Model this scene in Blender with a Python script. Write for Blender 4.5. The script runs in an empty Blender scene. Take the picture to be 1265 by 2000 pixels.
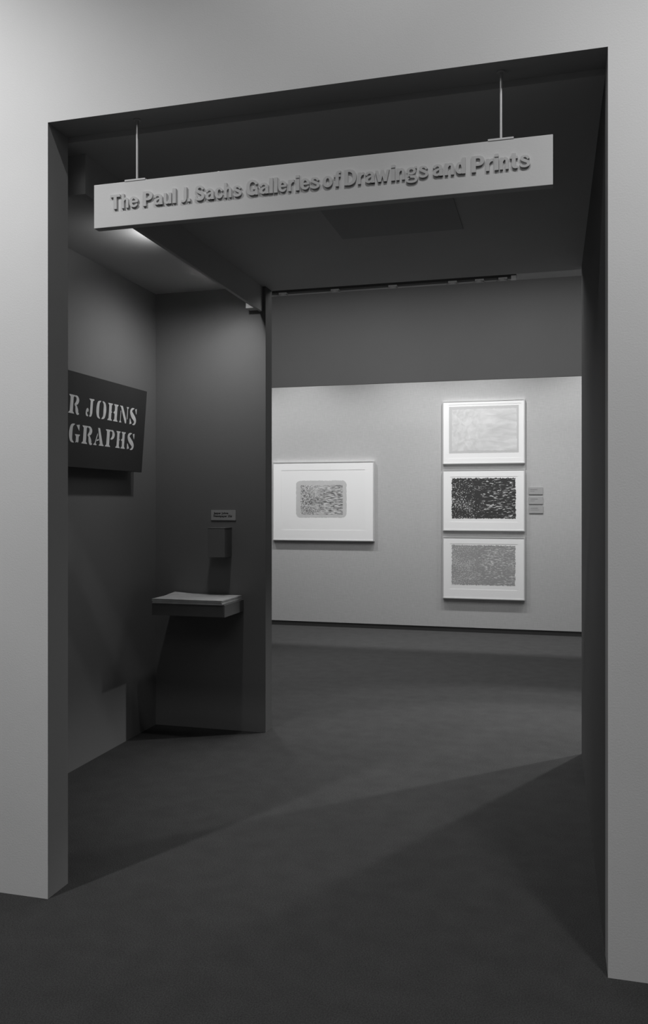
import bpy, bmesh, math, random
from mathutils import Vector
random.seed(7)
sc = bpy.context.scene
COL = sc.collection

# ------------------------------------------------------------------ camera
cam = bpy.data.objects.new('camera', bpy.data.cameras.new('camera'))
COL.objects.link(cam)
cam.location = (0, 0, 1.5)
cam.rotation_euler = (math.radians(90), 0, math.radians(15.2))
cam.data.sensor_fit = 'HORIZONTAL'
cam.data.sensor_width = 36
cam.data.lens = 36 * 1640 / 1265
cam.data.shift_y = -16 / 1265
cam.data.clip_start = 0.05
sc.camera = cam

# ------------------------------------------------------------------ world, exposure
w = bpy.data.worlds.new('world'); sc.world = w
w.use_nodes = True
w.node_tree.nodes['Background'].inputs[0].default_value = (1, 1, 1, 1)
w.node_tree.nodes['Background'].inputs[1].default_value = 0.02
vs = sc.view_settings
vs.view_transform = 'Standard'; vs.look = 'None'; vs.gamma = 1; vs.use_curve_mapping = False
vs.exposure = 0.0
sc.cycles.diffuse_bounces = 8; sc.cycles.max_bounces = 12

# ------------------------------------------------------------------ lamps of the rooms, plus added fill lights
def spot(name, loc, target, power, cone, blend=0.5, radius=0.05):
    l = bpy.data.lights.new(name, 'SPOT')
    l.energy = power; l.spot_size = math.radians(cone); l.spot_blend = blend; l.shadow_soft_size = radius
    o = bpy.data.objects.new(name, l); COL.objects.link(o)
    o.location = loc
    o.rotation_euler = (Vector(target) - Vector(loc)).to_track_quat('-Z', 'Y').to_euler()
    return o
def area(name, loc, sx, sy, power, rot=(0, 0, 0)):
    l = bpy.data.lights.new(name, 'AREA')
    l.shape = 'RECTANGLE'; l.size = sx; l.size_y = sy; l.energy = power
    o = bpy.data.objects.new(name, l); COL.objects.link(o)
    o.location = loc; o.rotation_euler = rot
    return o
# entrance hall: spots on the ceiling washing the white wall
spot('hall_spot', (-2.7, 0.95, 4.6), (-2.7, 2.8, 1.7), 320, 84, 1.0, 0.05)
spot('hall_spot', (-0.30, 1.35, 4.6), (-0.30, 2.8, 2.2), 80, 100, 1.0, 0.04)
spot('hall_spot', (0.95, 1.10, 4.6), (1.1, 2.8, 1.4), 185, 78, 1.0, 0.14)
area('hall_fill_light', (-1.2, -1.5, 4.65), 4.0, 3.0, 45)  # added soft fill, no real fixture; lifts the dark passage
# newspaper alcove, behind the fascia
spot('alcove_spot', (-1.89, 4.80, 2.87), (-2.30, 5.21, 0.6), 8.5, 150, 0.9, 0.015)
spot('alcove_spot', (-1.87, 4.93, 2.88), (-2.03, 5.21, 2.30), 0.9, 75, 0.7, 0.015)
spot('alcove_spot', (-1.93, 4.55, 2.86), (-2.6, 4.75, 1.0), 17.0, 145, 0.9, 0.02)
spot('alcove_spot', (-1.97, 4.02, 2.83), (-2.15, 4.02, 2.93), 3.0, 165, 1.0, 0.03)
# drawings gallery, wall washers behind the valance
for x in (-4.2, -2.94, -1.69, -0.72, 0.5, 1.8):
    spot('gallery_washer', (x, 8.92, 3.70), (x, 9.9, 0.8), 122, 105, 1.0, 0.05)
# gallery spots on the doorway side
spot('gallery_spot', (2.35, 7.40, 3.7), (-0.3, 5.5, 0), 450, 41, 0.5, 0.05)
spot('gallery_spot', (1.35, 7.70, 3.7), (-0.3, 5.0, 0), 350, 38, 0.5, 0.06)
spot('gallery_spot', (-3.3, 7.9, 3.7), (-1.0, 7.3, 0), 260, 76, 1.0, 0.06)
area('gallery_fill_light', (-1.0, 7.0, 3.9), 5.0, 2.0, 85)  # ambient fill added to brighten the gallery floor, not an actual lamp

# ------------------------------------------------------------------ materials
def mat(name, v, rough=0.85, bump=0.0, bscale=200.0, var=0.0, vscale=3.0, spec=0.3, metal=0.0, stretch=(1, 1, 1)):
    m = bpy.data.materials.new(name); m.use_nodes = True
    nt = m.node_tree; b = nt.nodes['Principled BSDF']
    b.inputs['Base Color'].default_value = (v, v, v, 1)
    b.inputs['Roughness'].default_value = rough
    b.inputs['Metallic'].default_value = metal
    b.inputs['Specular IOR Level'].default_value = spec
    tc = nt.nodes.new('ShaderNodeTexCoord'); mp = nt.nodes.new('ShaderNodeMapping')
    mp.inputs['Scale'].default_value = stretch
    nt.links.new(tc.outputs['Object'], mp.inputs['Vector'])
    if var > 0:
        n = nt.nodes.new('ShaderNodeTexNoise'); n.inputs['Scale'].default_value = vscale
        n.inputs['Detail'].default_value = 4
        nt.links.new(mp.outputs[0], n.inputs['Vector'])
        r = nt.nodes.new('ShaderNodeMapRange')
        r.inputs[1].default_value = 0.3; r.inputs[2].default_value = 0.7
        r.inputs[3].default_value = v * (1 - var); r.inputs[4].default_value = v * (1 + var)
        nt.links.new(n.outputs[0], r.inputs[0])
        nt.links.new(r.outputs[0], b.inputs['Base Color'])
    if bump > 0:
        n2 = nt.nodes.new('ShaderNodeTexNoise'); n2.inputs['Scale'].default_value = bscale
        n2.inputs['Detail'].default_value = 3
        nt.links.new(mp.outputs[0], n2.inputs['Vector'])
        bp = nt.nodes.new('ShaderNodeBump'); bp.inputs['Strength'].default_value = bump
        bp.inputs['Distance'].default_value = 0.004
        nt.links.new(n2.outputs[0], bp.inputs['Height'])
        nt.links.new(bp.outputs[0], b.inputs['Normal'])
    return m

M = {}
M['white'] = mat('white_paint', 0.72, 0.8, 0.12, 180, 0.02, 2.5)
M['hall_dark'] = mat('hall_far_paint', 0.45, 0.9)
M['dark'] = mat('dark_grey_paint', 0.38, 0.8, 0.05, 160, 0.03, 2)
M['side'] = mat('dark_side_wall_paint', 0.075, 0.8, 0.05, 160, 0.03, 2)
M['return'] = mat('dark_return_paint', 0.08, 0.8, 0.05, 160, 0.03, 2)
M['black'] = mat('black_paint', 0.46, 0.8, 0.05, 160, 0.03, 2)
M['alcove'] = mat('charcoal_wall_paint', 0.185, 0.8, 0.06, 160, 0.03, 2)
M['valance'] = mat('grey_valance_paint', 0.15, 0.85, 0.04, 120, 0.03, 1.5)
M['galceil'] = mat('gallery_ceiling_paint', 0.35, 0.9)
M['gal'] = mat('gallery_wall_paint', 0.30, 0.9)
M['sign'] = mat('sign_board_paint', 0.62, 0.6, 0.06, 150, 0.03, 5)
M['letter'] = mat('sign_letter_paint', 0.53, 0.55, 0.05, 90, 0.10, 9)
M['rod'] = mat('steel_rod', 0.62, 0.35, metal=0.8)
M['poster'] = mat('black_sign_board', 0.042, 0.7, 0.03, 120, 0.05, 4)
M['stencil'] = mat('pale_stencil_paint', 0.86, 0.8, 0, 0, 0.08, 30)
M['card'] = mat('grey_card', 0.40, 0.8, 0, 0, 0.04, 20)
M['ink'] = mat('dark_ink', 0.03, 0.8)
M['labelcard'] = mat('label_card', 0.33, 0.8)
M['labelink'] = mat('label_ink', 0.20, 0.8)
M['news'] = mat('newsprint', 0.66, 0.9, 0, 0, 0.10, 14)
M['whitebox'] = mat('white_enamel', 0.6, 0.5)
M['frame'] = mat('pale_metal_frame', 0.80, 0.35, metal=0.55, spec=0.5)
M['mat'] = mat('white_mat_board', 0.80, 0.9, 0.03, 300)
M['paper'] = mat('white_print_paper', 0.79, 0.9, 0.05, 200)
M['fixture'] = mat('fixture_metal', 0.55, 0.5, metal=0.2)
M['track'] = mat('black_track', 0.03, 0.6)
M['hatch'] = mat('ceiling_hatch_paint', 0.34, 0.8)
M['base'] = mat('black_baseboard', 0.03, 0.7)

def carpet():
    m = bpy.data.materials.new('grey_carpet'); m.use_nodes = True
    nt = m.node_tree; b = nt.nodes['Principled BSDF']; N = nt.nodes.new; L = nt.links.new
    b.inputs['Roughness'].default_value = 1; b.inputs['Specular IOR Level'].default_value = 0.1
    tc = N('ShaderNodeTexCoord')
    n1 = N('ShaderNodeTexNoise'); n1.inputs['Scale'].default_value = 210; n1.inputs['Detail'].default_value = 3
    n2 = N('ShaderNodeTexNoise'); n2.inputs['Scale'].default_value = 9; n2.inputs['Detail'].default_value = 5
    L(tc.outputs['Object'], n1.inputs['Vector']); L(tc.outputs['Object'], n2.inputs['Vector'])
    r1 = N('ShaderNodeMapRange'); r1.inputs[1].default_value = .25; r1.inputs[2].default_value = .75
    r1.inputs[3].default_value = 0.032; r1.inputs[4].default_value = 0.078
    r2 = N('ShaderNodeMapRange'); r2.inputs[1].default_value = .3; r2.inputs[2].default_value = .7
    r2.inputs[3].default_value = 0.92; r2.inputs[4].default_value = 1.08
    L(n1.outputs[0], r1.inputs[0]); L(n2.outputs[0], r2.inputs[0])
    mu = N('ShaderNodeMath'); mu.operation = 'MULTIPLY'
    L(r1.outputs[0], mu.inputs[0]); L(r2.outputs[0], mu.inputs[1]); L(mu.outputs[0], b.inputs['Base Color'])
    bp = N('ShaderNodeBump'); bp.inputs['Strength'].default_value = 0.6; bp.inputs['Distance'].default_value = 0.006
    L(n1.outputs[0], bp.inputs['Height']); L(bp.outputs[0], b.inputs['Normal'])
    return m
M['carpet'] = carpet()

def linen():
    m = bpy.data.materials.new('pale_linen_wall'); m.use_nodes = True
    nt = m.node_tree; b = nt.nodes['Principled BSDF']; N = nt.nodes.new; L = nt.links.new
    b.inputs['Roughness'].default_value = 0.95; b.inputs['Specular IOR Level'].default_value = 0.1
    tc = N('ShaderNodeTexCoord')
    outs = []
    for sx, sz in ((160, 14), (14, 160)):
        mp = N('ShaderNodeMapping'); mp.inputs['Scale'].default_value = (sx, 1, sz)
        L(tc.outputs['Object'], mp.inputs['Vector'])
        n = N('ShaderNodeTexNoise'); n.inputs['Scale'].default_value = 0.9; n.inputs['Detail'].default_value = 2
        L(mp.outputs[0], n.inputs['Vector']); outs.append(n)
    a = N('ShaderNodeMath'); a.operation = 'ADD'
    L(outs[0].outputs[0], a.inputs[0]); L(outs[1].outputs[0], a.inputs[1])
    r = N('ShaderNodeMapRange'); r.inputs[1].default_value = .7; r.inputs[2].default_value = 1.3
    r.inputs[3].default_value = 0.405; r.inputs[4].default_value = 0.455
    L(a.outputs[0], r.inputs[0]); L(r.outputs[0], b.inputs['Base Color'])
    bp = N('ShaderNodeBump'); bp.inputs['Strength'].default_value = 0.25; bp.inputs['Distance'].default_value = 0.003
    L(a.outputs[0], bp.inputs['Height']); L(bp.outputs[0], b.inputs['Normal'])
    return m
M['linen'] = linen()

def printed(name, lo, hi, thr, soft, sx, sz, seed, fleck=True):
    """an abstract print: strokes of ink, finer at one side, broad and level at the other"""
    m = bpy.data.materials.new(name); m.use_nodes = True
    nt = m.node_tree; b = nt.nodes['Principled BSDF']; N = nt.nodes.new; L = nt.links.new
    b.inputs['Roughness'].default_value = 0.9; b.inputs['Specular IOR Level'].default_value = 0.1
    tc = N('ShaderNodeTexCoord')
    def noise(ax, az, det, off):
        mp = N('ShaderNodeMapping'); mp.inputs['Scale'].default_value = (ax, 1, az)
        mp.inputs['Location'].default_value = (off, seed, off)
        L(tc.outputs['Object'], mp.inputs['Vector'])
        n = N('ShaderNodeTexNoise'); n.inputs['Scale'].default_value = 1; n.inputs['Detail'].default_value = det
        n.inputs['Distortion'].default_value = 0.6
        L(mp.outputs[0], n.inputs['Vector']); return n.outputs[0]
    fine = noise(sx * 2.6, sz * 1.1, 5, 3.1)
    broad = noise(sx * 0.75, sz * 1.15, 5, 8.7)
    sp = N('ShaderNodeSeparateXYZ'); L(tc.outputs['Object'], sp.inputs[0])
    g = N('ShaderNodeMapRange'); g.inputs[1].default_value = -0.15; g.inputs[2].default_value = 0.05
    L(sp.outputs[0], g.inputs[0])
    mx = N('ShaderNodeMix'); mx.data_type = 'FLOAT'
    L(g.outputs[0], mx.inputs[0]); L(fine, mx.inputs[2]); L(broad, mx.inputs[3])
    patch = noise(5, 9, 3, 17.3)
    grain = noise(140, 170, 2, 1.7)
    ma = N('ShaderNodeMath'); ma.operation = 'MULTIPLY_ADD'; ma.inputs[1].default_value = 0.30
    L(patch, ma.inputs[0]); L(mx.outputs[0], ma.inputs[2])
    mb = N('ShaderNodeMath'); mb.operation = 'MULTIPLY_ADD'; mb.inputs[1].default_value = 0.16
    L(grain, mb.inputs[0]); L(ma.outputs[0], mb.inputs[2])
    r = N('ShaderNodeMapRange'); r.inputs[1].default_value = thr + .23; r.inputs[2].default_value = thr + .23 + soft
    r.inputs[3].default_value = lo; r.inputs[4].default_value = hi
    L(mb.outputs[0], r.inputs[0]); L(r.outputs[0], b.inputs['Base Color'])
    return m
M['print_dark'] = printed('dark_abstract_print', 0.05, 0.58, 0.56, 0.08, 26, 66, 2)
M['print_grey'] = printed('grey_abstract_print', 0.29, 0.62, 0.515, 0.14, 36, 84, 9)
M['print_pale'] = printed('pale_abstract_print', 0.52, 0.66, 0.35, 0.35, 6, 14, 5)
M['print_pale_edge'] = mat('pale_print_margin', 0.50, 0.9)
M['wash'] = mat('pale_grey_wash', 0.51, 0.9, 0, 0, 0.05, 12)
M['print_hatch'] = printed('grey_hatched_drawing', 0.12, 0.58, 0.37, 0.24, 22, 60, 14)

# ------------------------------------------------------------------ mesh helpers
def bx(bm, x0, x1, y0, y1, z0, z1):
    v = [bm.verts.new((x, y, z)) for x in (x0, x1) for y in (y0, y1) for z in (z0, z1)]
    for f in ((0, 1, 3, 2), (4, 6, 7, 5), (0, 4, 5, 1), (2, 3, 7, 6), (0, 2, 6, 4), (1, 5, 7, 3)):
        bm.faces.new([v[i] for i in f])
def link(name, bm, m, parent=None, loc=None, bevel=0, mats=None):
    bmesh.ops.recalc_face_normals(bm, faces=bm.faces)
    me = bpy.data.meshes.new(name)
    if loc is not None:
        for v in bm.verts: v.co -= Vector(loc)
    bm.to_mesh(me); bm.free()
    for k in (mats or [m]): me.materials.append(k)
    o = bpy.data.objects.new(name, me); COL.objects.link(o)
    if parent is not None:
        o.parent = parent
        if loc is not None: o.location = Vector(loc) - parent.location
        else: o.location = -parent.location
    elif loc is not None: o.location = loc
    if bevel:
        b = o.modifiers.new('bevel', 'BEVEL'); b.width = bevel; b.segments = 2; b.limit_method = 'ANGLE'
    return o
def box(name, m, x0, x1, y0, y1, z0, z1, parent=None, bevel=0):
    bm = bmesh.new(); c = ((x0 + x1) / 2, (y0 + y1) / 2, z0)
    bx(bm, x0, x1, y0, y1, z0, z1)
    return link(name, bm, m, parent, c, bevel)
def thing(name, loc, label, cat, group=None):
    o = bpy.data.objects.new(name, None); COL.objects.link(o); o.location = loc
    o.empty_display_size = 0.05
    return tag(o, label, cat, group)
def tag(o, label, cat, group=None):
    o['label'] = label; o['category'] = cat
    if group: o['group'] = group
    return o
def structure(o, label=None):
    o['kind'] = 'structure'
    if label: o['label'] = label
    return o

# ------------------------------------------------------------------ measures
XL, XR = -1.846, 0.170          # sides of the entrance
YF, YJ = 2.80, 2.937            # hall face and back of the entrance wall
ZL, ZC = 2.947, 2.925           # underside of the lintel, vestibule ceiling
XA, YB, YB2 = -2.60, 5.21, 5.336  # alcove side wall, alcove back wall (front and back face)
YV, YW = 8.80, 9.90             # gallery valance, far gallery wall
ZG, ZH = 3.93, 4.70             # gallery ceiling, hall ceiling

# ------------------------------------------------------------------ setting
bm = bmesh.new(); bx(bm, -6.2, 4.7, -4.6, 10.1, -0.1, 0.0)
structure(link('floor', bm, M['carpet']), 'dark grey carpet running from hall through to gallery')

# white entrance wall; its returns inside the opening are dark
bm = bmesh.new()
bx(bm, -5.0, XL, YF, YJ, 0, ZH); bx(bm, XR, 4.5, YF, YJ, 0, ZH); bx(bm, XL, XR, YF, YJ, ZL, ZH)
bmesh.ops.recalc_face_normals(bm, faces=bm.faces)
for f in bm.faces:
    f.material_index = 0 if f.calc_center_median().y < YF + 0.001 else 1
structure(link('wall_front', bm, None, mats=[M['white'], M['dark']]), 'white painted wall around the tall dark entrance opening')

# hall behind the camera
bm = bmesh.new()
bx(bm, -5.1, -5.0, -4.5, YF, 0, ZH); structure(link('wall_hall_left', bm, M['hall_dark']))
bm = bmesh.new(); bx(bm, 4.5, 4.6, -4.5, YF, 0, ZH); structure(link('wall_hall_right', bm, M['hall_dark']))
bm = bmesh.new(); bx(bm, -5.1, 4.6, -4.6, -4.5, 0, ZH); structure(link('wall_hall_back', bm, M['hall_dark']))
bm = bmesh.new(); bx(bm, -5.1, 4.6, -4.6, YJ, ZH, ZH + .1); structure(link('ceiling_hall', bm, M['hall_dark']))

# vestibule
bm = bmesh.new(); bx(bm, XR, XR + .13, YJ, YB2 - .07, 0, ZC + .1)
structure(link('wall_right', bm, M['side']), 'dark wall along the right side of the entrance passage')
bm = bmesh.new(); bx(bm, XA - .1, XR + .13, YJ, YB2, ZC, ZC + .1)
structure(link('ceiling', bm, M['black']), 'dark low ceiling over the entrance passage')
bm = bmesh.new(); bx(bm, XA - .1, XA, YJ, YB, 0, ZC)
structure(link('wall_left', bm, M['alcove']), 'charcoal side wall of the newspaper alcove')
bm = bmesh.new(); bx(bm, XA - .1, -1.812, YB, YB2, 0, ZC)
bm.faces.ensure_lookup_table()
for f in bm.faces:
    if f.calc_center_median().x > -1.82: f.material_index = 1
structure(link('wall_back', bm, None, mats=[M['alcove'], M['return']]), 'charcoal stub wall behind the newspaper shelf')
# fascia hanging from the alcove ceiling
bm = bmesh.new(); bx(bm, -1.855, -1.834, 3.045, YB, 2.762, ZC); bx(bm, XA, -1.855, 3.045, 3.066, 2.762, ZC)
structure(link('trim_1', bm, M['black']), 'dark fascia board hanging from the alcove ceiling')

# gallery
bm = bmesh.new(); bx(bm, -6.1, 4.5, YW, YW + .1, 0.056, ZG)
structure(link('wall_far', bm, M['linen']), 'pale linen covered gallery wall hung with framed prints')
bm = bmesh.new(); bx(bm, -6.1, 4.5, YW + .006, YW + .1, 0, 0.056)
structure(link('baseboard_far', bm, M['base']), 'black recessed baseboard below the pale gallery wall')
bm = bmesh.new(); bx(bm, -6.1, 4.5, YV, YV + .03, 2.784, 3.787)
structure(link('trim_2', bm, M['valance']), 'deep grey painted valance hanging before the far gallery wall')
bm = bmesh.new(); bx(bm, -6.1, 4.6, YB2, YW + .1, ZG, ZG + .1)
structure(link('ceiling_gallery', bm, M['galceil']))
bm = bmesh.new(); bx(bm, -6.1, -6.0, YB2, YW, 0, ZG); structure(link('wall_gallery_left', bm, M['gal']))
bm = bmesh.new(); bx(bm, 4.5, 4.6, YB2 - .07, YW, 0, ZG); structure(link('wall_gallery_right', bm, M['gal']))
bm = bmesh.new()
bx(bm, -6.1, XA - .1, YB, YB2, 0, ZG); bx(bm, XR + .13, 4.5, YB2 - .12, YB2, 0, ZG)
bx(bm, XA - .1, XR + .13, YB, YB2, ZC + .1, ZG)
structure(link('wall_gallery_near', bm, M['dark']))

# ceiling hatch
bm = bmesh.new(); bx(bm, -1.085, -0.444, 3.74, 4.38, ZC - .004, ZC)
tag(link('ceiling_hatch', bm, M['hatch'], loc=(-.765, 4.06, ZC)), 'black flat square hatch in the dark ceiling behind the hanging sign', 'hatch')

# ------------------------------------------------------------------ glyphs from the built-in font
def glyph(ch, offset, res=6):
    """outline of a character as a flat mesh in the xy plane (Blender's own font)"""
    cu = bpy.data.curves.new('g', 'FONT'); cu.body = ch; cu.size = 1; cu.offset = offset
    cu.resolution_u = res; cu.fill_mode = 'FRONT'
    o = bpy.data.objects.new('g', cu); COL.objects.link(o)
    bpy.context.view_layer.update()
    dg = bpy.context.evaluated_depsgraph_get()
    me = bpy.data.meshes.new_from_object(o.evaluated_get(dg))
    bpy.data.objects.remove(o); bpy.data.curves.remove(cu)
    bm = bmesh.new(); bm.from_mesh(me); bpy.data.meshes.remove(me)
    bmesh.ops.remove_doubles(bm, verts=bm.verts, dist=1e-5)
    return bm
def catmull(pts, n=6):
    if len(pts) < 3: return pts
    P = [pts[0]] + pts + [pts[-1]]; out = []
    for i in range(1, len(P) - 2):
        for k in range(n):
            t = k / n
            out.append(tuple(0.5 * (2 * b + (c - a) * t + (2 * a - 5 * b + 4 * c - d) * t * t + (3 * b - a - 3 * c + d) * t ** 3)
                             for a, b, c, d in zip(P[i - 1], P[i], P[i + 1], P[i + 2])))
    out.append(pts[-1]); return out
def vstroke(bm, pts, smooth=True):
    """flat ribbon through (x, y, width) points in the xy plane"""
    q = catmull(pts) if smooth else pts
    rows = []
    for i, (x, y, wd) in enumerate(q):
        a = q[max(i - 1, 0)]; b = q[min(i + 1, len(q) - 1)]
        dx, dy = b[0] - a[0], b[1] - a[1]; l = math.hypot(dx, dy) or 1
        nx, ny = -dy / l * wd / 2, dx / l * wd / 2
        rows.append((bm.verts.new((x + nx, y + ny, 0)), bm.verts.new((x - nx, y - ny, 0))))
    for (a, b), (c, d) in zip(rows, rows[1:]):
        bm.faces.new((a, b, d, c))
def poly(bm, pts):
    f = bm.faces.new([bm.verts.new((x, y, 0)) for x, y in pts]); return f
def solid(bm, depth):
    """thicken a flat outline by depth along +z"""
    bmesh.ops.recalc_face_normals(bm, faces=bm.faces)
    for f in bm.faces:
        if f.normal.z < 0: f.normal_flip()
    left, k = set(bm.verts), 0
    while left:                     # overlapping strokes get faces of slightly different height
        todo = [left.pop()]; h = depth * (1 - 0.012 * (k % 6)); k += 1
        isl = []
        while todo:
            v = todo.pop(); isl.append(v)
            for e in v.link_edges:
                u = e.other_vert(v)
                if u in left: left.discard(u); todo.append(u)
        for v in isl: v.co.z = h
    r = bmesh.ops.extrude_face_region(bm, geom=bm.faces[:])
    for e in r['geom']:
        if isinstance(e, bmesh.types.BMVert): e.co.z = 0
    bmesh.ops.recalc_face_normals(bm, faces=bm.faces)

def grotesque(ch):
    """bold grotesque letters, cap height 1, built stroke by stroke"""
    bm = bmesh.new()
    V = lambda *p: vstroke(bm, list(p))
    def R(x0, x1, y0, y1): poly(bm, [(x0, y0), (x1, y0), (x1, y1), (x0, y1)])
    def ring(cx, cy, rx, ry, w_=.2, wy=.15):
        pts = [(cx + rx * math.cos(a), cy + ry * math.sin(a), w_ + (wy - w_) * math.sin(a) ** 2) for a in [2 * math.pi * k / 28 for k in range(29)]]
        vstroke(bm, pts, False)
    if ch == 'T': R(0, .66, .83, 1); R(.225, .435, 0, .84)
    elif ch in 'hn':
        R(0, .2, 0, 1 if ch == 'h' else .74)
        V((.14, .48, .12), (.24, .63, .15), (.36, .655, .17), (.45, .56, .19), (.46, .40, .2), (.46, .2, .2), (.46, 0, .2))
    elif ch == 'e':
        R(.1, .54, .32, .45)
        V((.50, .34, .17), (.49, .54, .18), (.30, .675, .14), (.13, .56, .19), (.10, .37, .2), (.14, .17, .19), (.31, .07, .14), (.45, .12, .14), (.54, .22, .10))
    elif ch == 'P':
        R(0, .22, 0, 1)
        V((.18, .92, .16), (.38, .92, .16), (.51, .84, .19), (.545, .70, .21), (.51, .54, .19), (.38, .46, .16), (.18, .46, .16))
    elif ch == 'a':
        R(.36, .55, 0, .50)
        V((.06, .50, .14), (.12, .62, .15), (.28, .67, .14), (.41, .60, .18), (.455, .46, .19), (.455, .40, .19))
        V((.42, .44, .10), (.26, .40, .13), (.11, .31, .18), (.10, .15, .18), (.22, .07, .14), (.34, .11, .13), (.42, .22, .10))
        R(.36, .57, 0, .09)
    elif ch == 'u':
        R(.36, .56, 0, .74)
        V((.10, .74, .2), (.10, .5, .2), (.10, .3, .2), (.12, .15, .19), (.22, .07, .16), (.33, .11, .14), (.42, .25, .12))
    elif ch == 'l': R(0, .2, 0, 1)
    elif ch == 'J': V((.36, 1, .21), (.36, .7, .21), (.36, .4, .21), (.35, .2, .2), (.27, .08, .17), (.14, .06, .15), (.02, .12, .13))
    elif ch == '.': R(0, .22, 0, .21)
    elif ch == 'S':
        V((.54, .72, .15), (.47, .87, .17), (.31, .935, .15), (.13, .86, .19), (.12, .69, .2), (.3, .555, .2), (.49, .44, .2), (.54, .26, .21), (.46, .11, .18), (.28, .065, .15), (.1, .13, .16), (.04, .30, .14))
    elif ch == 's':
        V((.43, .51, .13), (.37, .63, .14), (.25, .68, .125), (.11, .63, .16), (.10, .51, .17), (.25, .405, .17), (.41, .31, .17), (.43, .18, .17), (.35, .09, .14), (.22, .06, .13), (.08, .11, .14), (.03, .23, .12))
    elif ch == 'c':
        V((.49, .47, .14), (.42, .61, .16), (.28, .67, .14), (.13, .56, .19), (.10, .37, .2), (.13, .18, .19), (.28, .07, .14), (.42, .13, .16), (.50, .28, .13))
    elif ch == 'G':
        V((.66, .68, .15), (.58, .86, .18), (.39, .935, .16), (.18, .82, .21), (.11, .5, .22), (.18, .18, .21), (.38, .065, .16), (.54, .12, .16), (.62, .27, .13))
        R(.58, .74, 0, .50); R(.40, .74, .36, .50)
    elif ch == 'r':
        R(0, .2, 0, .74); V((.14, .44, .12), (.22, .59, .16), (.32, .65, .17), (.41, .65, .17))
    elif ch == 'i': R(0, .2, 0, .74); R(0, .2, .82, 1)
    elif ch == 'o': ring(.30, .37, .20, .295)
    elif ch == 'f':
        V((.20, 0, .2), (.20, .4, .2), (.20, .7, .2), (.23, .87, .19), (.31, .925, .15), (.42, .93, .14)); R(0, .40, .60, .74)
    elif ch == 'D':
        R(0, .22, 0, 1)
        V((.18, .92, .16), (.34, .92, .17), (.53, .79, .2), (.59, .5, .22), (.53, .21, .2), (.34, .08, .17), (.18, .08, .16))
    elif ch == 'w':
        for a, b in ((.0, .20), (.40, .20), (.40, .60), (.80, .60)):
            poly(bm, [(b, 0), (b + .20, 0), (a + .19, .74), (a, .74)])
    elif ch == 'd':
        R(.37, .57, 0, 1); ring(.27, .37, .17, .295, .19)
    elif ch == 't':
        V((.20, .93, .2), (.20, .7, .2), (.20, .4, .2), (.20, .2, .2), (.25, .09, .18), (.40, .07, .14)); R(0, .40, .60, .74)
    elif ch == 'g':
        ring(.29, .49, .19, .175, .16, .13)
        V((.44, .62, .11), (.50, .69, .12), (.60, .70, .14))
        V((.17, .32, .10), (.10, .24, .12), (.16, .155, .15), (.34, .14, .16), (.52, .10, .17), (.58, -.03, .17), (.50, -.16, .14), (.29, -.20, .12),
          (.10, -.15, .13), (.06, -.04, .13), (.14, .07, .11), (.22, .13, .09))
    return bm

# ------------------------------------------------------------------ hanging sign
SY, ST = 2.85, 0.036
k0 = SY / 3.0
sx0, sx1, sz0, sz1 = -1.768 * k0, 0.0025, 1.5 + 1.1005 * k0, 1.5 + 1.2745 * k0
sign = thing('hanging_sign', ((sx0 + sx1) / 2, SY + ST / 2, sz0),
             'long pale grey hanging sign with raised letters under the entrance lintel', 'sign')
box('board', M['sign'], sx0, sx1, SY, SY + ST, sz0, sz1, sign, 0.0015)
LET = [('T', -1.6846, -1.6422), ('h', -1.6355, -1.6054), ('e', -1.6016, -1.5644), ('P', -1.5434, -1.5017), ('a', -1.4973, -1.4592), ('u', -1.4538, -1.4224), ('l', -1.417, -1.4028), ('J', -1.3832, -1.3575), ('.', -1.3537, -1.3428), ('S', -1.3234, -1.284), ('a', -1.2787, -1.2447), ('c', -1.2405, -1.2078), ('h', -1.2028, -1.1737), ('s', -1.1675, -1.1324), ('G', -1.1139, -1.0677), ('a', -1.0607, -1.0248), ('l', -1.0222, -1.008), ('l', -1.004, -0.990), ('e', -0.9867, -0.9538), ('r', -0.9478, -0.9249), ('i', -0.9191, -0.9051), ('e', -0.9001, -0.8651), ('s', -0.8626, -0.8265), ('o', -0.8155, -0.7766), ('f', -0.7727, -0.7466), ('D', -0.7333, -0.688), ('r', -0.6823, -0.6595), ('a', -0.6556, -0.6197), ('w', -0.6177, -0.5662), ('i', -0.5595, -0.5455), ('n', -0.5407, -0.5094), ('g', -0.5055, -0.4631), ('s', -0.4602, -0.4256), ('a', -0.4094, -0.3737), ('n', -0.3672, -0.3342), ('d', -0.3297, -0.2948), ('P', -0.2733, -0.229), ('r', -0.2235, -0.1993), ('i', -0.1943, -0.1804), ('n', -0.1761, -0.146), ('t', -0.1421, -0.1151), ('s', -0.1092, -0.0735)]
LD = 0.0075
k1 = (SY - LD) / 2.98
base_z, cap = 1.5 + 1.1630 * k1, 0.0565 * k1
for ch, a, b in LET:
    g = grotesque(ch)
    xs = [v.co.x for v in g.verts]; gx0, gx1 = min(xs), max(xs)
    ky = cap
    kx = (b - a) * k1 * 1.0 / (gx1 - gx0)
    for v in g.verts:
        v.co.x = (v.co.x - gx0) * kx; v.co.y *= ky
    solid(g, LD)
    for v in g.verts:
        x, y, z = v.co; v.co = (a * k1 + x, SY - z, base_z + y)
    link('letter', g, M['letter'], sign, (a * k1, SY, base_z))
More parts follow.
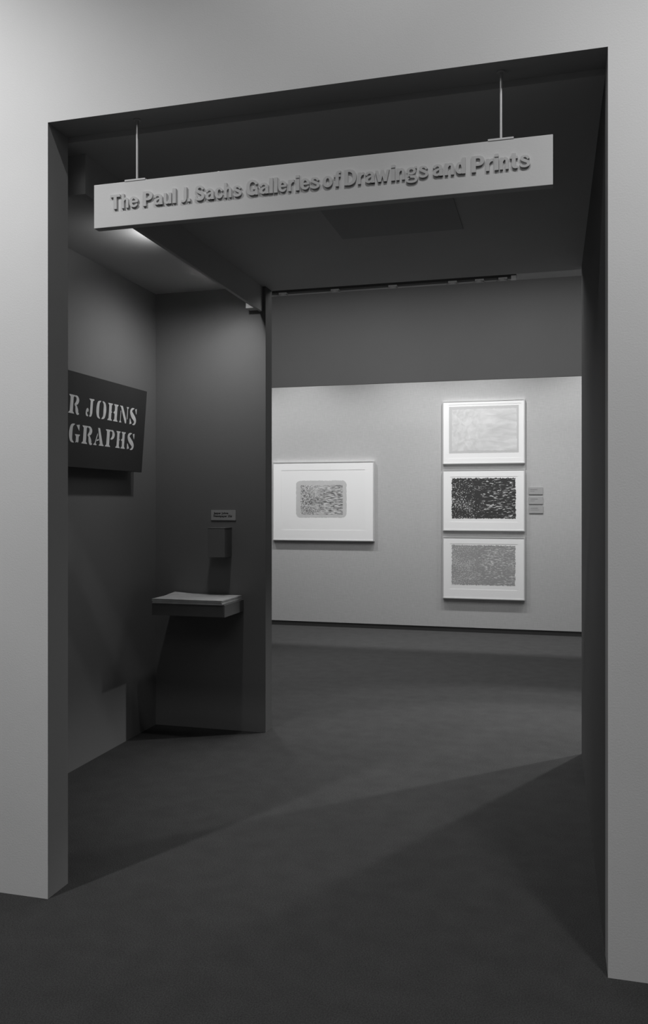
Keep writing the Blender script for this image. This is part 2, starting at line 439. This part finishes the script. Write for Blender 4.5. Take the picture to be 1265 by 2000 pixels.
for x in (-1.587 * k0, -0.174 * k0):
    bm = bmesh.new()
    bmesh.ops.create_cone(bm, cap_ends=True, segments=12, radius1=.0055, radius2=.0055, depth=ZL - sz1 - .004)
    for v in bm.verts: v.co += Vector((x, SY + ST / 2, (ZL + sz1 + .004) / 2))
    link('hanging_rod', bm, M['rod'], sign, (x, SY + ST / 2, sz1 + .004))
    box('mounting_plate', M['sign'], x - .042, x + .042, SY - .002, SY + ST + .002, sz1, sz1 + .006, sign)
    bm = bmesh.new()
    bmesh.ops.create_cone(bm, cap_ends=True, segments=16, radius1=.014, radius2=.014, depth=.004)
    for v in bm.verts: v.co += Vector((x, SY + ST / 2, ZL - .002))
    link('ceiling_collar', bm, M['black'], sign, (x, SY + ST / 2, ZL - .002))
bm = bmesh.new()
bx(bm, -1.185, -1.178, SY + .022, SY + .03, sz1, sz1 + .010)
link('wire_clip', bm, M['rod'], sign, (-1.181, SY + .026, sz1))

# ------------------------------------------------------------------ stencilled wall sign in the alcove
XT, XBm = -2.482, -2.520
ZT, ZB = 2.213, 1.700
tilt = (XT - XBm) / (ZT - ZB)
def px(z): return XBm + tilt * (z - ZB)
Y0, Y1 = 3.30, 4.852
wsign = thing('stencilled_sign', (-2.56, (Y0 + Y1) / 2, ZB),
              'black board with pale stencilled capitals tilting off the alcove side wall', 'sign')
bm = bmesh.new()
vs_ = [bm.verts.new(p) for p in ((px(ZB), Y0, ZB), (px(ZB), Y1, ZB), (px(ZT), Y1, ZT), (px(ZT), Y0, ZT),
                                 (px(ZB) - .014, Y0, ZB), (px(ZB) - .014, Y1, ZB), (px(ZT) - .014, Y1, ZT), (px(ZT) - .014, Y0, ZT))]
for f in ((0, 1, 2, 3), (4, 7, 6, 5), (0, 4, 5, 1), (1, 5, 6, 2), (2, 6, 7, 3), (3, 7, 4, 0)):
    bm.faces.new([vs_[i] for i in f])
link('board', bm, M['poster'], wsign, (px(ZB), (Y0 + Y1) / 2, ZB), 0.001)
for z in (ZB + .06, ZT - .06):
    bm = bmesh.new(); bx(bm, XA, px(z) - .013, Y0 + .25, Y1 - .35, z - .02, z + .02)
    link('wall_batten', bm, M['poster'], wsign, (XA, (Y0 + Y1) / 2, z))

def stem(bm, x0, x1, y0=0.0, y1=1.0, s=.09, top=True, bot=True):
    w = x1 - x0
    L_, R_ = [], []
    if bot:
        L_ += [(x0 - s, y0), (x0 - s * .8, y0 + .05), (x0, y0 + .12)]
        R_ += [(x1 + s, y0), (x1 + s * .8, y0 + .05), (x1, y0 + .12)]
    else:
        L_.append((x0, y0)); R_.append((x1, y0))
    if top:
        L_ += [(x0, y1 - .12), (x0 - s * .8, y1 - .05), (x0 - s, y1)]
        R_ += [(x1, y1 - .12), (x1 + s * .8, y1 - .05), (x1 + s, y1)]
    else:
        L_.append((x0, y1)); R_.append((x1, y1))
    for (a, b), (c, d) in zip(zip(L_, R_), zip(L_[1:], R_[1:])):
        poly(bm, [a, b, d, c])
def stencil(ch):
    bm = bmesh.new(); V = lambda *p: vstroke(bm, list(p))
    if ch == 'R':
        stem(bm, .14, .42, s=.13)
        V((.55, .96, .07), (.72, .93, .14), (.82, .78, .26), (.76, .62, .22), (.58, .50, .07), (.70, .42, .14), (.78, .22, .25), (.86, .06, .20), (1.0, .03, .05))
    elif ch == 'P':
        stem(bm, .14, .44, s=.13)
        V((.58, .96, .07), (.76, .93, .14), (.86, .74, .26), (.78, .56, .18), (.58, .46, .06))
    elif ch == 'J':
        V((.90, .94, .02), (.82, .98, .05), (.62, .97, .06))
        stem(bm, .46, .74, .22, 1.0, s=.15, bot=False)
        V((.60, .24, .28), (.56, .10, .2), (.42, .02, .06))
        V((.14, .42, .10), (.04, .26, .12), (.08, .10, .16), (.26, .02, .05))
        V((.14, .42, .12), (.22, .33, .14), (.16, .25, .06))
    elif ch == 'O':
        V((.42, 1.0, .03), (.20, .86, .20), (.14, .5, .27), (.20, .14, .20), (.42, 0, .03))
        V((.58, 1.0, .03), (.80, .86, .20), (.86, .5, .27), (.80, .14, .20), (.58, 0, .03))
    elif ch == 'H':
        stem(bm, .10, .34, s=.10); stem(bm, .66, .90, s=.10)
        poly(bm, [(.34, .55), (.42, .50), (.34, .45)]); poly(bm, [(.66, .60), (.54, .50), (.66, .42)])
    elif ch == 'N':
        poly(bm, [(0, 1.0), (.30, 1.0), (.40, .86), (.80, .20), (.80, 0), (.66, 0), (.16, .84), (.10, .93), (0, .96)])
        stem(bm, .09, .155, 0, .70, s=.09, top=False)
        stem(bm, .86, .93, .26, 1.0, s=.09, bot=False)
    elif ch == 'S':
        V((.60, 1.0, .03), (.34, .93, .16), (.22, .76, .24), (.40, .56, .32), (.68, .38, .30), (.80, .22, .24), (.70, .06, .14), (.48, 0, .03))
        poly(bm, [(.72, .96), (.92, 1.0), (.92, .66), (.86, .70)])
        poly(bm, [(.10, .0), (.10, .36), (.18, .32), (.36, .06)])
    elif ch == 'G':
        V((.46, 1.0, .03), (.22, .87, .20), (.15, .5, .28), (.22, .13, .20), (.46, 0, .03))
        poly(bm, [(.60, .96), (.88, 1.0), (.88, .66), (.80, .72)])
        stem(bm, .62, .86, .08, .46, s=.10, bot=False)
        poly(bm, [(.62, .08), (.86, .08), (.82, .0), (.76, .05), (.58, .0)])
    elif ch == 'A':
        poly(bm, [(.36, 1.0), (.54, 1.0), (.90, .10), (1.0, .04), (1.0, 0), (.54, 0), (.54, .04), (.62, .10)])
        poly(bm, [(.34, .70), (.37, .60), (.20, .12), (.30, .04), (.30, 0), (0, 0), (0, .04), (.12, .12)])
        poly(bm, [(.30, .30), (.48, .38), (.48, .28), (.29, .24)])
    elif ch == 'E':
        stem(bm, .14, .42, s=.13)
        poly(bm, [(.55, 1.0), (.90, 1.0), (.90, .68), (.80, .86), (.55, .94)])
        poly(bm, [(.55, 0), (.92, 0), (.92, .34), (.80, .14), (.55, .06)])
        poly(bm, [(.50, .53), (.66, .60), (.66, .40), (.50, .47)])
    elif ch == 'T':
        stem(bm, .36, .64, s=.12)
        poly(bm, [(.22, 1.0), (0, 1.0), (0, .68), (.08, .86), (.22, .94)])
        poly(bm, [(.78, 1.0), (1.0, 1.0), (1.0, .68), (.92, .86), (.78, .94)])
    elif ch == 'I':
        stem(bm, .22, .78, s=.2)
    elif ch == 'L':
        stem(bm, .14, .42, s=.13)
        poly(bm, [(.55, 0), (.95, 0), (.95, .38), (.82, .14), (.55, .06)])
    return bm
lines = [((1.988, 2.088), [('J', 3.41, 3.50), ('A', 3.52, 3.625), ('S', 3.64, 3.73), ('P', 3.745, 3.84), ('E', 3.855, 3.955),
                           ('R', 3.974, 4.08), ('J', 4.151, 4.240), ('O', 4.257, 4.366), ('H', 4.385, 4.504), ('N', 4.523, 4.628), ('S', 4.640, 4.738)]),
         ((1.834, 1.934), [('L', 3.43, 3.535), ('I', 3.555, 3.605), ('T', 3.625, 3.73), ('H', 3.745, 3.855), ('O', 3.875, 3.975),
                           ('G', 3.995, 4.110), ('R', 4.123, 4.234), ('A', 4.25, 4.362), ('P', 4.376, 4.482), ('H', 4.499, 4.612), ('S', 4.628, 4.730)])]
for (zb, zt), ls in lines:
    for ch, ya, yb in ls:
        g = stencil(ch)
        solid(g, .0012)
        for v in g.verts:
            x, y, z = v.co; zz = zb + y * (zt - zb)
            v.co = (px(zz) + .0002 + z, ya + x * (yb - ya), zz)
        link('letter', g, M['stencil'], wsign, (px(zb), ya, zb))

# ------------------------------------------------------------------ text helper for cards (flat print on the face y = const)
def card_text(parent, body, x0, zbase, size, y, m, offset=0.0, width=None):
    g = glyph(body, offset, 3)
    xs = [v.co.x for v in g.verts]; a, b = min(xs), max(xs)
    kx = width / (b - a) if width else size
    for v in g.verts: v.co.x = (v.co.x - a) * kx; v.co.y *= size
    solid(g, .0004)
    for v in g.verts:
        x, yy, z = v.co; v.co = (x0 + x, y - z, zbase + yy)
    return link('lettering', g, m, parent, (x0, y, zbase))

card = thing('price_card', (-2.107, YB, 1.391), 'small grey price card with two lines of dark type above coin box', 'sign')
box('card', M['card'], -2.193, -2.019, YB - .006, YB, 1.391, 1.459, card)
card_text(card, 'Jasper Johns', -2.175, 1.432, .0185, YB - .006, M['ink'], .035, .104)
card_text(card, 'Newspaper 25\u00a2', -2.175, 1.4125, .0185, YB - .006, M['ink'], .035, .131)

# ------------------------------------------------------------------ coin box
bm = bmesh.new()
bx(bm, -2.166, -2.048, 5.083, YB, 1.151, 1.340)
coin = tag(link('coin_box', bm, M['alcove'], loc=(-2.107, 5.146, 1.151), bevel=.002), 'small charcoal coin box fixed to alcove wall above newspaper shelf', 'box')
bm = bmesh.new(); bx(bm, -2.167, -2.047, 5.082, YB, 1.340, 1.344)
link('lid', bm, M['alcove'], coin, (-2.107, 5.146, 1.340))
bm = bmesh.new(); bx(bm, -2.122, -2.092, 5.12, 5.124, 1.3438, 1.3446)
link('coin_slot', bm, M['ink'], coin, (-2.107, 5.122, 1.3438))

# ------------------------------------------------------------------ newspaper shelf
shelf = thing('newspaper_shelf', (-2.212, YB, .792), 'charcoal box shelf on the alcove wall carrying a stack of newspapers', 'shelf')
box('shelf_box', M['alcove'], -2.46, -1.964, 4.874, YB, .792, .870, shelf, .002)

# ------------------------------------------------------------------ newspapers (each a folded paper of its own)
N_NEWS, TH = 8, 0.0036
for i in range(N_NEWS):
    top = i == N_NEWS - 1
    bm = bmesh.new()
    dx, dy = random.uniform(-.006, .004), random.uniform(-.006, .006)
    x0, x1, y0, y1 = -2.446 + dx, -1.972 + dx, 4.858 + dy, 5.196 + dy * .3
    nx_, ny_ = 14, 10
    lift = (i / (N_NEWS - 1)) ** 1.5
    def zoff(u, v):
        # back left corner curls up, left edge sags at its middle
        a = max(0, 1 - u / .28)
        return lift * (.010 * a * max(0, v - .45) ** 1.2 / .5 - .003 * a * math.sin(math.pi * min(v / .7, 1)) ) + .0012 * lift * math.sin(u * 5 + i)
    zb = .870 + i * TH
    lo, hi = [], []
    for a in range(nx_ + 1):
        lo.append([]); hi.append([])
        for b in range(ny_ + 1):
            u, v = a / nx_, b / ny_
            x, y = x0 + (x1 - x0) * u, y0 + (y1 - y0) * v
            z = zb + max(zoff(u, v), -.003 * lift)
            z = max(z, zb - .0)
            lo[-1].append(bm.verts.new((x, y, z + .0002))); hi[-1].append(bm.verts.new((x, y, z + TH - .0006)))
    for a in range(nx_):
        for b in range(ny_):
            bm.faces.new((hi[a][b], hi[a + 1][b], hi[a + 1][b + 1], hi[a][b + 1]))
            bm.faces.new((lo[a][b], lo[a][b + 1], lo[a + 1][b + 1], lo[a + 1][b]))
    for a in range(nx_):
        bm.faces.new((lo[a][0], lo[a + 1][0], hi[a + 1][0], hi[a][0])); bm.faces.new((hi[a][-1], hi[a + 1][-1], lo[a + 1][-1], lo[a][-1]))
    for b in range(ny_):
        bm.faces.new((hi[0][b], hi[0][b + 1], lo[0][b + 1], lo[0][b])); bm.faces.new((lo[-1][b], lo[-1][b + 1], hi[-1][b + 1], hi[-1][b]))
    o = link('newspaper', bm, M['news'], loc=((x0 + x1) / 2, (y0 + y1) / 2, zb))
    if i == 0: tag(o, 'bottom newspaper of the stack, lying directly on the charcoal shelf', 'newspaper', 'newspapers on the alcove shelf'); continue
    tag(o, 'topmost newspaper on the shelf stack with its back corner curling up' if top
        else 'folded newspaper in the middle of the stack on the shelf', 'newspaper', 'newspapers on the alcove shelf')

# ------------------------------------------------------------------ white box high on the alcove back wall
bm = bmesh.new(); bx(bm, -1.921, -1.857, 5.13, YB, 2.770, 2.90)
tag(link('junction_box', bm, M['whitebox'], loc=(-1.889, 5.17, 2.77), bevel=.003), 'small white box high on alcove wall beneath the fascia', 'box')

# ------------------------------------------------------------------ framed prints
FD = 0.042
def framed(x0, x1, z0, z1, label, wx0, wx1, wz0, wz1):
    t = thing('framed_print', ((x0 + x1) / 2, YW, z0), label, 'picture', 'framed prints on the far gallery wall')
    r, yf = .011, YW - FD
    for a, b, c, d in ((x0, x1, z1 - r, z1), (x0, x1, z0, z0 + r), (x0, x0 + r, z0 + r, z1 - r), (x1 - r, x1, z0 + r, z1 - r)):
        box('frame_rail', M['frame'], a, b, yf, YW, c, d, t)
    # window mat: ring around the sheet
    bm = bmesh.new(); ym0, ym1 = yf + .004, yf + .006
    bx(bm, x0 + r, x1 - r, ym0, ym1, wz1, z1 - r); bx(bm, x0 + r, x1 - r, ym0, ym1, z0 + r, wz0)
    bx(bm, x0 + r, wx0, ym0, ym1, wz0, wz1); bx(bm, wx1, x1 - r, ym0, ym1, wz0, wz1)
    link('window_mat', bm, M['mat'], t, ((x0 + x1) / 2, ym1, z0))
    sh = box('print_sheet', M['paper'], x0 + r, x1 - r, ym1, ym1 + .004, z0 + r, z1 - r, t)
    return t, ym1
def ragged(name, m, parent, x0, x1, z0, z1, y, amp, n=60, corner=0.0, seed=1, thick=.0006):
    rnd = random.Random(seed)
    def wob(k): return (rnd.random() - .5) * amp * 2
    pts = []
    c = corner
    side = lambda ax, az, bx_, bz, nn: [(ax + (bx_ - ax) * i / nn, az + (bz - az) * i / nn) for i in range(nn)]
    base = side(x0 + c, z0, x1 - c, z0, n)
    if c: base += [(x1 - c + c * math.sin(a), z0 + c - c * math.cos(a)) for a in (0, .4, .8, 1.2)]
    base += side(x1, z0 + c, x1, z1 - c, n // 2)
    if c: base += [(x1 - c + c * math.cos(a), z1 - c + c * math.sin(a)) for a in (0, .4, .8, 1.2)]
    base += side(x1 - c, z1, x0 + c, z1, n)
    if c: base += [(x0 + c - c * math.sin(a), z1 - c + c * math.cos(a)) for a in (0, .4, .8, 1.2)]
    base += side(x0, z1 - c, x0, z0 + c, n // 2)
    if c: base += [(x0 + c - c * math.cos(a), z0 + c - c * math.sin(a)) for a in (0, .4, .8, 1.2)]
    cx, cz = (x0 + x1) / 2, (z0 + z1) / 2
    bm = bmesh.new()
    ix, iz = 1 - 3.2 * amp / (x1 - x0) - .01, 1 - 3.2 * amp / (z1 - z0) - .01
    inner = [bm.verts.new((cx + (x - cx) * ix, y - thick, cz + (z - cz) * iz)) for x, z in base]
    front = [bm.verts.new((x + (wob(0) if abs(z - z0) > 1e-6 and abs(z - z1) > 1e-6 else 0), y - thick,
                           z + (wob(1) if abs(x - x0) > 1e-6 and abs(x - x1) > 1e-6 else 0))) for x, z in base]
    back = [bm.verts.new((v.co.x, y, v.co.z)) for v in front]
    k = len(front)
    for i in range(k):
        j = (i + 1) % k
        bm.faces.new((front[i], front[j], inner[j], inner[i])); bm.faces.new((front[i], back[i], back[j], front[j]))
    bm.faces.new(inner)
    return link(name, bm, m, parent, (cx, y, cz))

t, y = framed(-3.336, -2.058, 1.050, 2.013, 'wide framed print at left with hatched grey patch on white sheet', -3.225, -2.171, 1.180, 1.911)
ragged('printed_image', M['wash'], t, -3.034, -2.399, 1.333, 1.783, y, .003, 40, .05, 3)
ragged('drawn_patch', M['print_hatch'], t, -2.975, -2.444, 1.37, 1.726, y - .0006, .003, 50, 0, 4)
t, y = framed(-1.240, -0.301, 1.964, 2.699, 'topmost of the three stacked framed prints, nearly blank pale sheet', -1.165, -0.345, 2.03, 2.655)
ragged('printed_image', M['print_pale_edge'], t, -1.165, -0.370, 2.09, 2.633, y, .001, 40, 0, 5)
ragged('printed_field', M['print_pale'], t, -1.130, -0.392, 2.115, 2.600, y - .0006, .004, 40, 0, 6)
t, y = framed(-1.240, -0.301, 1.185, 1.899, 'middle of the three stacked framed prints, black ink with pale flecks', -1.150, -0.385, 1.29, 1.815)
ragged('printed_image', M['print_dark'], t, -1.133, -0.404, 1.330, 1.797, y, .006, 90, 0, 7)
t, y = framed(-1.240, -0.301, 0.394, 1.116, 'lowest of the three stacked framed prints, mottled mid grey ink', -1.150, -0.385, .505, 1.035)
ragged('printed_image', M['print_grey'], t, -1.133, -0.408, 0.558, 1.018, y, .006, 90, 0, 8)

for n_, (z0, z1, lab, two) in enumerate(((1.608, 1.690, 'uppermost of three small grey label cards right of the prints', False),
                           (1.497, 1.582, 'middle of three small grey label cards right of the prints', False),
                           (1.392, 1.477, 'lowest of three small grey label cards right of the prints', True))):
    c = thing('label_card', (-.178, YW, z0), lab, 'label', 'label cards on the far gallery wall')
    dx = .002 * n_
    box('card', M['labelcard'], -.258 + dx, -.104 + dx, YW - .008, YW, z0, z1, c)
    for r_, (zz, wd) in enumerate(((z1 - .032, .080), (z1 - .050, .095 if two else .05))):
        bm = bmesh.new(); x = -.243 + dx; end = x + wd
        while x < end:
            l = random.uniform(.004, .009); bx(bm, x, min(x + l, end), YW - .0085, YW - .008, zz, zz + (.009 if r_ == 0 else .005)); x += l + .0018
        link('type_line', bm, M['labelink'], c, (-.243, YW - .0085, zz))

# ------------------------------------------------------------------ gallery track and its fixtures, above the valance
tr = box('lighting_track', M['track'], -6.0, -.36, 8.90, 8.98, 3.850, ZG)
tag(tr, 'long black lighting track on the gallery ceiling above the valance', 'track')
def cyl(bm, c, r, d, axis, seg=20, r2=None):
    q = Vector((0, 0, 1)).rotation_difference(Vector(axis).normalized())
    res = bmesh.ops.create_cone(bm, cap_ends=True, segments=seg, radius1=r, radius2=r if r2 is None else r2, depth=d)
    for v in res['verts']: v.co = q @ v.co + Vector(c)
names = ['track spotlight at left end of slot above valance', 'second track spotlight from the left above the valance',
         'third track spotlight from the left above the valance', 'fourth track spotlight from the left above the valance',
         'fifth track spotlight from the left, beside the pale block', 'rightmost track spotlight near the end of the track']
for x, lab in zip((-2.90, -2.30, -1.66, -1.02, -.74, -.50), names):
    t = thing('track_spotlight', (x, 8.94, 3.850), 'small grey ' + lab, 'light', 'spotlights on the gallery track')
    box('track_adapter', M['fixture'], x - .04, x + .05, 8.895, 8.965, 3.832, 3.850, t)
    bm = bmesh.new(); cyl(bm, (x, 8.93, 3.775), .062, .10, (0, .35, -1)); link('barrel', bm, M['fixture'], t, (x, 8.93, 3.77))
    bm = bmesh.new(); cyl(bm, (x, 8.93 - .05 * .33, 3.775 + .055), .03, .03, (0, .35, -1), r2=.055); link('lamp_cap', bm, M['fixture'], t, (x, 8.92, 3.83))
bl = box('transformer_box', M['fixture'], -.41, -.36, 8.885, 8.90, 3.78, 3.86)
tag(bl, 'small pale end box closing the lighting track above the valance', 'box')
